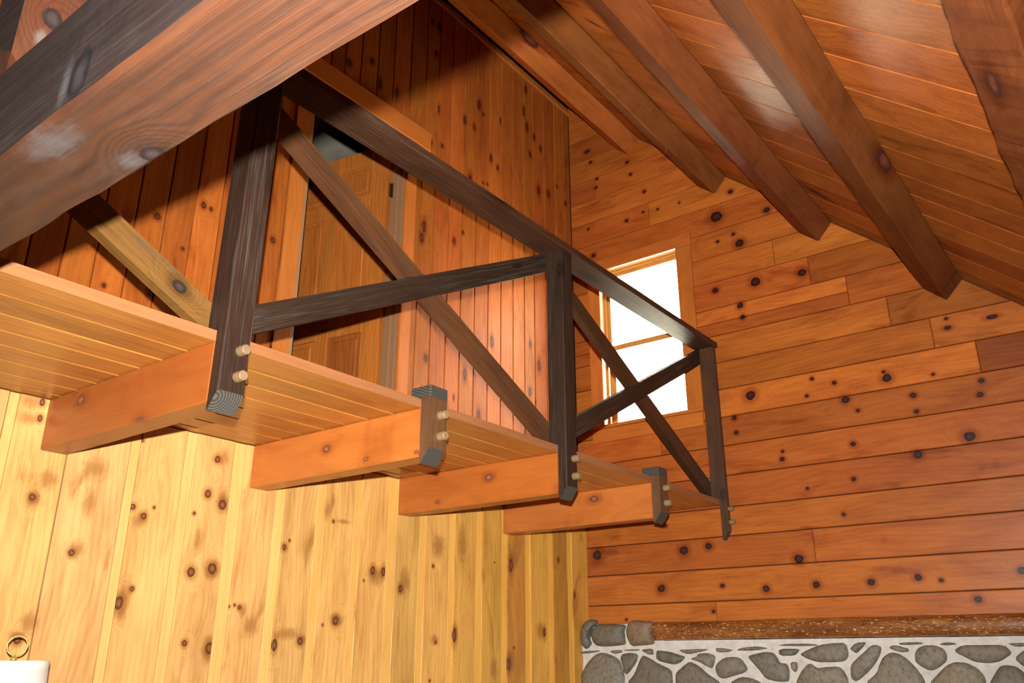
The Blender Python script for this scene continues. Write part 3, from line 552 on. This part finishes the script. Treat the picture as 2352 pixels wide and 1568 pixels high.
# ------------------------------------------------------------------ railing
ZR = 3.464
PYB, PYF, PYL = -.985, -1.076, -1.0325
def peg(parent, x, z, r=.0165, ln=.034, k=0):
    y = PYF
    pr = [(r*.98, 0), (r, ln*.4), (r*.93, ln*.93), (r*.80, ln)]
    me = lathe_me('peg', pr, 14); Mx = frame((x, y+.001, z), (x+.0001, y+.001, z+1), (0, -1, 0))
    Mx = Matrix(((1, 0, 0, x), (0, 0, -1, y+.002), (0, 1, 0, z), (0, 0, 0, 1)))
    link('peg', me, M['peg'], parent, Mx, tint=[random.uniform(.9, 1.15)]*3, smooth=False)
def post_me(name, x0, x1, top, lean=0.0):
    # full section above the deck, lapped in front of the beam end below, 45 degree foot
    prof = [(PYB, ZD+.0005), (PYL, ZD+.0005), (PYL, 2.254), (PYL-.004, 2.252), (PYF, 2.306), (PYF, top), (PYB, top)]
    b = .003; n = len(prof)
    vs = []
    for x in (x0, x1):
        for (y, z) in prof: vs.append((x+lean*(z-ZD), y, z))
    fs = [tuple(range(n)), tuple(range(2*n-1, n-1, -1))]
    for i in range(n): j = (i+1) % n; fs.append((i, j, n+j, n+i))
    me = from_py(name, vs, fs); bm = bmesh.new(); bm.from_mesh(me); bmesh.ops.recalc_face_normals(bm, faces=bm.faces)
    es = [e for e in bm.edges if abs(e.verts[0].co.y-PYF) < 1e-5 and abs(e.verts[1].co.y-PYF) < 1e-5 and abs(e.verts[0].co.z-e.verts[1].co.z) > .1]
    bmesh.ops.bevel(bm, geom=es, offset=.005, segments=1, affect='EDGES'); bm.to_mesh(me); bm.free()
    return me
def to_grain(me, x0, zc=0): # local x along the post so the grain runs up it
    Mx = Matrix(((0, 1, 0, x0), (0, 0, 1, PYF), (1, 0, 0, ZB), (0, 0, 0, 1)))
    me.transform(Mx.inverted()); return Mx
plabs = ['tall dark stained railing post at left of the balcony, half shaded by the tie beam', 'dark stained middle railing post where two handrail bays and braces meet', 'dark railing half post standing against the gable wall beside the window']
for k, (x0, x1, ln) in enumerate([(-3.536, -3.446, .012), (-1.771, -1.681, 0.0), (-.046, -.001, 0.0)]):
    me = post_me('railing_post', x0, x1, ZR-.0008, ln)
    Mx = to_grain(me, x0)
    o = link('railing_post', me, [M['stain'] if k < 2 else M['stain_mid'], M['endgrain']], None, Mx, tint=[(1.2, 1.1, 1.1), (.95, .9, .9), (.85, .8, .8)][k])
    for p in me.polygons:
        n = Mx.to_3x3() @ p.normal
        if n.z < -.3 and n.y < -.3: p.material_index = 1
    setp(o, plabs[k], 'post', 'tall railing posts of the balcony')
    px = x0+.056 if k < 2 else x0+.024
    for z in (2.434, 2.355): peg(o, px, z, .0165 if k < 2 else .0145)
for k, x in enumerate([-2.666, -.902]):
    x1 = x+.09
    e = setp(empty('stub_post', (x+.045, -1.055, 2.256)), ['short stub post with pegs on the beam end left of the middle railing post', 'short stub post with pegs on the beam end below the window'][k], 'post', 'sawn-off stub posts on the beam ends')
    prof = [(PYL, 2.4965), (PYL, 2.254), (PYL-.004, 2.252), (PYF-.002, 2.306), (PYF-.002, 2.4965)]
    n = 5; vs = [(xx, y, z) for xx in (x, x1) for (y, z) in prof]
    fs = [tuple(range(n)), tuple(range(2*n-1, n-1, -1))]+[(i, (i+1) % n, n+(i+1) % n, n+i) for i in range(n)]
    me = fixn(from_py('lap', vs, fs)); Mx = to_grain(me, x)
    o = link('lap', me, [M['stain_mid'], M['endgrain']], e, Mx, tint=(1.25, 1.3, 1.4))
    for p in me.polygons:
        nn = Mx.to_3x3() @ p.normal
        if nn.z < -.3 and nn.y < -.3: p.material_index = 1
    c = box('cap_block', (x-.002, x1+.002, PYF-.004, PYB+.004, ZD+.004, 2.5405), M['endgrain'], e, .002, tint=(.5, .48, .48))
    c['label'] = 'dark grey sawn top block'
    for z in (2.434, 2.355): peg(e, x+.056, z, .017, .036)
hr = timber_me('handrail', 6.3, .140, .037, .004, 50, .0015, 4.4)
setp(link('handrail', hr, M['stain'], None, frame((-.001, -1.02, ZR+.0185), (-6.3, -1.02, ZR+.0185), (0, 0, 1)), tint=(2.0, 1.5, 1.1)), 'long dark stained handrail plank along the top of the balcony railing', 'handrail')

def brace(x0, za0, zb0, x1, za1, zb1, front, mat, label, tint, partner=None):
    """flat 2x4 in the plane behind the posts, half lapped where it crosses its partner; za = upper, zb = lower edge"""
    yf, yb = PYB+.0006, PYB+.040
    ym = (yf+yb)/2
    xd = Vector((x1-x0, 0, za1-za0)).normalized()
    up = lambda t: (x0+(x1-x0)*t, za0+(za1-za0)*t); lo = lambda t: (x0+(x1-x0)*t, zb0+(zb1-zb0)*t)
    cuts = [(0, 0), (1, 1)]
    if partner:   # cut along the partner's two edges
        pa0, pb0, pa1, pb1 = partner
        hit = lambda m0, m1, n0, n1: (n0-m0)/((m1-m0)-(n1-n0))
        c = [(hit(za0, za1, n0, n1), hit(zb0, zb1, n0, n1)) for n0, n1 in ((pa0, pa1), (pb0, pb1))]
        c.sort(); e_ = .0006
        cuts = [(0, 0), (c[0][0]-e_, c[0][1]-e_), (c[1][0]+e_, c[1][1]+e_), (1, 1)]
    bm = bmesh.new()
    for i in range(len(cuts)-1):
        y0, y1 = yf, yb
        if len(cuts) == 4 and i == 1:
            if front: y1 = ym-.0004
            else: y0 = ym+.0004
        q = [up(cuts[i][0]), up(cuts[i+1][0]), lo(cuts[i+1][1]), lo(cuts[i][1])]
        vs = [bm.verts.new((p[0], y, p[1])) for y in (y0, y1) for p in q]
        for f in [(0, 1, 2, 3), (7, 6, 5, 4), (0, 4, 5, 1), (1, 5, 6, 2), (2, 6, 7, 3), (3, 7, 4, 0)]: bm.faces.new([vs[j] for j in f])
    bmesh.ops.recalc_face_normals(bm, faces=bm.faces)
    me = bpy.data.meshes.new('diagonal_brace'); bm.to_mesh(me); bm.free()
    Mx = frame((x0, yf, (za0+zb0)/2), (x0+xd.x, yf, (za0+zb0)/2+xd.z), (0, -1, 0)); me.transform(Mx.inverted())
    o = link('diagonal_brace', me, mat, None, Mx, tint=tint)
    setp(o, label, 'brace', 'crossed diagonal braces of the balcony railing')
zf = ZD+.0008
brace(-3.446, 2.607, 2.508, -1.771, 3.4625, 3.363, True, M['stain'], 'black brace rising from the foot of the left post to the middle post', (1.0, 1.0, 1.0), (3.424, 3.332, 2.604, zf))
brace(-3.446, 3.424, 3.332, -1.771, 2.604, zf, False, M['stain_mid'], 'brown brace falling from the left post top to the foot of the middle post', (1.2, 1.15, 1.0), (2.607, 2.508, 3.4625, 3.363))
brace(-1.681, 2.607, 2.508, -.046, 3.4625, 3.363, True, M['stain'], 'black brace in front of the window rising from the middle post to the gable wall', (1.3, 1.2, 1.1), (3.420, 3.325, 2.604, zf))
brace(-1.681, 3.420, 3.325, -.046, 2.604, zf, False, M['stain_mid'], 'dark brace falling across the window to the foot of the wall post', (.6, .58, .58), (2.607, 2.508, 3.4625, 3.363))
brace(-5.2, 3.424, 3.332, -3.536, 2.592, 2.497, False, M['stain_gold'], 'golden brown brace at far left, falling to the foot of the left post', (1.0, 1.0, 1.0))

# ------------------------------------------------------------------ window_1
win = setp(empty('window_1', (0, -.547, 3.0)), kind='structure')
T_ = -.020
box('casing', (T_, -.0005, -.966, WY0+.006, 3.084, 4.2405), M['casing'], win, .003)
box('casing', (T_, -.0005, WY1-.006, -.140, 3.084, 4.2405), M['casing'], win, .003, tint=(1.1, 1.1, 1.1))
box('head_casing', (T_-.004, -.0005, -.975, -.130, 4.241, 4.329), M['casing_h'], win, .003)
box('stool', (T_-.016, .1, -.972, -.128, 3.062, 3.0835), M['casing_h'], win, .003)
box('apron', (T_, -.0005, -.960, -.140, 2.970, 3.0615), M['casing_h'], win, .003)
def frame4(name, x0, x1, y0, y1, z0, z1, w_, mat, par, wb=None):
    wb = wb or w_
    return link(name, boxes_me(name, [(x0, x1, y0, y0+w_, z0, z1), (x0, x1, y1-w_, y1, z0, z1), (x0, x1, y0+w_, y1-w_, z0, z0+wb), (x0, x1, y0+w_, y1-w_, z1-w_, z1)], .002), mat, par)
frame4('jamb_liner', .0, .16, WY0-.018, WY1+.018, WZ0-.002, WZ1+.018, .018, M['sash'], win, .004)
frame4('stop', .055, .075, WY0, WY1, WZ0, WZ1, .014, M['sash'], win)
s1 = frame4('sash', .078, .108, WY0, WY1, 3.645, WZ1, .038, M['sash'], win); box('pane', (.092, .095, WY0+.036, WY1-.036, 3.68, WZ1-.036), M['glass'], s1, 0)
s2 = frame4('sash', .112, .142, WY0, WY1, WZ0, 3.685, .038, M['sash'], win); box('pane', (.126, .129, WY0+.036, WY1-.036, WZ0+.036, 3.65), M['glass'], s2, 0)

# ------------------------------------------------------------------ door_1
door = setp(empty('door_1', (-2.15, 0, ZD)), kind='structure')
box('head_casing', (-2.66, -1.607, -.024, -.0005, DZ1-.004, 4.647), M['head'], door, .003)
box('casing', (-1.795, -1.712, -.020, -.0005, ZD+.001, DZ1-.005), M['casing'], door, .004)
box('casing', (-2.597, -2.503, -.006, -.0005, ZD+.001, DZ1-.005), M['casing'], door, .002)
box('jamb', (-1.818, -1.7955, -.008, .11, ZD+.001, DZ1-.0005), M['jamb'], door, .002)
box('jamb', (-2.503, -2.4805, .0, .11, ZD+.001, DZ1-.0005), M['jamb'], door, .002)
box('stop', (-1.832, -1.8185, .02, .058, ZD+.001, DZ1-.002), M['jamb'], door, .002, tint=(1.5, 1.5, 1.5))
box('head_jamb', (-2.48, -1.8185, .0, .11, DZ1-.022, DZ1-.001), M['jamb'], door, .002)
def door_leaf():
    th = math.radians(80); W_, H_ = .77, 1.985; z0 = ZD+.008
    ux_, uy_ = -math.cos(th), math.sin(th)
    Mx = Matrix(((ux_, uy_, 0, -1.842), (uy_, -ux_, 0, .070), (0, 0, 1, z0), (0, 0, 0, 1)))   # local x along leaf, y toward the room side
    # visible face is the one looking to -x
    nrm_ = Vector((-uy_, ux_, 0)); Mx = Matrix(((ux_, nrm_.x, 0, -1.842), (uy_, nrm_.y, 0, .078), (0, 0, 1, z0), (0, 0, 0, 1)))
    t = .018
    st = [(0, .125), (.36, .45), (.645, W_)]
    rl = [(0, .22), (.795, .93), (1.585, 1.675), (1.885, H_)]
    bs = [(a, b, -t, t, 0, H_) for a, b in st]
    for (a, b) in ((.125, .36), (.45, .645)): bs += [(a, b, -t, t, c, d) for c, d in rl]
    leaf = link('leaf', boxes_me('leaf', bs, .002), M['door'], door, Mx)
    for (a, b) in ((.125, .36), (.45, .645)):
        for (c, d) in ((.22, .795), (.93, 1.585), (1.675, 1.885)):
            m = .002
            me = board_me('panel', rc(a+m, b-m, c+m, d-m), .013, -.013, .0005, lambda p, q, r: (p, r*.45, q))
            bm = bmesh.new(); bm.from_mesh(me)
            r2 = board_me('t', rc(a+.03, b-.03, c+.03, d-.03), .012, .004, .006, lambda p, q, r: (p, r, q)); bm.from_mesh(r2)
            bm.to_mesh(me); bm.free()
            link('panel', me, M['door'], leaf, Mx, tint=[random.uniform(.85, 1.25)]*3)
    for hz in (.25, 1.62):
        hm = boxes_me('hinge', [(-1.855, -1.8185, .064, .0655, z0+hz, z0+hz+.09)], 0)
        h = link('hinge', hm, M['hinge'], door)
        k = lathe_me('knuckle', [(.0055, 0), (.0055, .092), (.003, .098)], 10)
        link('knuckle', k, M['hinge'], h, Matrix.Translation((-1.835, .058, z0+hz-.004)))
        pl = boxes_me('plate', [(-1.868, -1.838, .0595, .061, z0+hz, z0+hz+.09), (-1.832, -1.804, -.0095, -.0082, z0+hz, z0+hz+.09)], 0)
door_leaf()

# ------------------------------------------------------------------ fieldstone below the gable boards, with the log mantel
fp = setp(empty('stone_fireplace', (-.05, -2.0, 0)), 'fieldstone fireplace wall with thick pale mortar under the log mantel', 'fireplace')
def mortar():
    bm = bmesh.new()
    ny, nz = 120, 30
    y0, y1, za, zb = YL-.002, YF+.01, 1.295, 1.795
    g = []
    for i in range(ny+1):
        row = []
        for j in range(nz+1):
            y = y0+(y1-y0)*i/ny; z = za+(zb-za)*j/nz
            d = noise.noise(Vector((y*16, z*16, 2)))*.006+noise.noise(Vector((y*45, z*45, 7)))*.0025
            x = -.094+d
            if z > 1.72: x = -.085+d
            row.append(bm.verts.new((x, y, z)))
        g.append(row)
    for i in range(ny):
        for j in range(nz):
            if g[i+1][j].co.y < -.585 and g[i][j+1].co.z > 1.6955: continue
            bm.faces.new((g[i][j], g[i+1][j], g[i+1][j+1], g[i][j+1]))
    # back side, closed to the wall, and the plain lower part
    top = [bm.verts.new((-.0005, g[i][nz].co.y, 1.80)) for i in (0, ny)]
    for i in range(ny):
        if g[i+1][nz].co.y > -.585: bm.faces.new((g[i][nz], g[i+1][nz], *([top[1], top[0]] if i == -1 else [bm.verts.new((-.0005, g[i+1][nz].co.y, 1.79)), bm.verts.new((-.0005, g[i][nz].co.y, 1.79))])))
    bmesh.ops.recalc_face_normals(bm, faces=bm.faces)
    me = bpy.data.meshes.new('mortar'); bm.to_mesh(me); bm.free()
    m2 = box_me('t', -.09, -.0005, YF+.01, YL-.002, 0, 1.305, 0); bm = bmesh.new(); bm.from_mesh(me); bm.from_mesh(m2); 
    m3 = box_me('t', -.05, -.0005, -.6, YL-.002, 1.305, 1.79, 0); bm.from_mesh(m3)
    bm.to_mesh(me); bm.free()
    return link('mortar', me, M['mortar'], fp, smooth=True)
mortar()
def stone(poly, k):
    pts = [Vector(p) for p in poly]; c = sum(pts, Vector((0, 0)))/len(pts)
    n0 = len(pts); sm = []
    for i in range(n0):  # one round of corner cutting
        a, b = pts[i], pts[(i+1) % n0]; sm += [a*.8+b*.2, a*.2+b*.8]
    pts = sm; n = len(pts)
    big = max((p-c).length for p in pts); small = min((p-c).length for p in pts)
    dome = .016+.10*min(small, .12)
    if k < 3: dome = .035
    vs, fs = [], []
    for t, d in ((1.0, .02), (1.0, -.004), (.93, -.012-dome*.35), (.78, -.014-dome*.7), (.5, -.014-dome*.92)):
        for p in pts:
            q = c+(p-c)*t; j = noise.noise(Vector((q.x*25+k, q.y*25, k)))*.006*(1 if t < 1 else 0)
            vs.append((-.092+d+j, q.x, q.y))
    for r in range(4):
        for i in range(n): a = r*n+i; b = r*n+(i+1) % n; fs.append((a, b, b+n, a+n))
    ci = len(vs); vs.append((-.092-.014-dome+noise.noise(Vector((k*1.7, 3, 1)))*.004, c.x, c.y))
    for i in range(n): fs.append((4*n+i, 4*n+(i+1) % n, ci))
    tint = random.choice([(1, 1, 1), (.8, .82, .85), (1.1, 1.05, .95), (.7, .72, .72), (.95, .9, .85)])
    if k == 2: tint = (1.0, .78, .65)
    o = link('stone', fixn(from_py('stone', vs, fs)), M['stone'], fp, smooth=True, tint=tint)
for k, pl in enumerate(STONES): stone(pl, k)

def mantel():
    n = 90; prof = [(-.004, 1.800), (-.085, 1.799), (-.118, 1.788), (-.130, 1.765), (-.132, 1.735), (-.122, 1.708), (-.100, 1.697), (-.031, 1.697), (-.004, 1.698)]
    vs, fs = [], []; m = len(prof)
    for i in range(n+1):
        y = -.574+(YF+.02+.574)*i/n
        for k, (x, z) in enumerate(prof):
            j = Vector((0, 0, 0))
            if 1 <= k <= 6: j = noise.noise_vector(Vector((y*5, k*.9, 1)))*.006+noise.noise_vector(Vector((y*24, k*2.1, 4)))*.0035
            vs.append((x+j.x, y, min(z+j.z*.5, 1.8)))
    for i in range(n):
        for k in range(m): a = i*m+k; b = i*m+(k+1) % m; fs.append((a, b, b+m, a+m))
    fs.append(tuple(range(m))); fs.append(tuple(range(n*m, n*m+m))[::-1])
    me = fixn(from_py('mantel_shelf', vs, fs)); o = link('mantel_shelf', me, M['bark'], smooth=True)
    setp(o, 'glossy hewn log mantel lying on the fieldstone wall', 'mantel')
mantel()

# ------------------------------------------------------------------ lamp in the corner by the honey boards
def lamp():
    lx_, ly_ = -3.585, -.262
    e = setp(empty('floor_lamp', (lx_, ly_, 0)), 'floor lamp with cream drum shade and brass ring finial by the honey boards', 'lamp')
    T = Matrix.Translation((lx_, ly_, 0))
    link('base', lathe_me('base', [(.13, 0), (.132, .012), (.11, .024), (.03, .035), (.014, .06)], 40), M['hinge'], e, T, True)
    link('pole', lathe_me('pole', [(.0095, .05), (.0095, 1.36), (.013, 1.37), (.013, 1.43)], 20), M['hinge'], e, T, True)
    sh = link('shade', lathe_me('shade', [(.112, 1.33), (.099, 1.585), (.097, 1.585), (.110, 1.33)], 64, False), M['shade'], e, T, True)
    link('binding', lathe_me('binding', [(.0995, 1.571), (.1004, 1.574), (.1000, 1.588), (.0990, 1.5915), (.095, 1.5915), (.095, 1.571)], 64, False), M['shade_trim'], sh, T, True)
    bars = boxes_me('spider', [(-.095, .095, -.002, .002, 1.583, 1.587), (-.002, .002, -.095, .095, 1.583, 1.587)], 0); link('spider', bars, M['brass'], sh, T)
    link('stem', lathe_me('stem', [(.006, 1.42), (.006, 1.59), (.0085, 1.592), (.0085, 1.600), (.0055, 1.602), (.0065, 1.607)], 16), M['brass'], e, T, True)
    R_ = .0275; pts = [(R_*math.cos(a)*.95+.004, -R_*math.cos(a)*.30, 1.6065+R_+R_*math.sin(a)) for a in [2*math.pi*i/40 for i in range(40)]]
    link('ring_finial', tube_me('ring_finial', pts, .0026, 10, True), M['brass'], e, T, True)
lamp()

# ------------------------------------------------------------------ little hooks
def hook(p, s, lab):
    pts = [Vector(p)+Vector((s*.35*math.sin(t*2.2)*.6, s*.2*math.sin(t*2.2), -s*t/math.pi*.8)) for t in [math.pi*i/16*1.25 for i in range(17)]]
    o = link('cup_hook', tube_me('cup_hook', pts, .0012, 6), M['wire'], None, smooth=True); setp(o, lab, 'hook')
hook((-.66, -.43, ZB+.002), .038, 'small bent wire hook hanging under the floor beam nearest the gable wall')
hook((-.70, -1.165, 4.573), .034, 'small wire hook in the pale underside of the second roof purlin')
for o in list(bpy.data.objects):
    for k in ('_mx', '_loc'):
        if k in o: del o[k]
for m_ in [m for m in bpy.data.meshes if m.users == 0]: bpy.data.meshes.remove(m_)
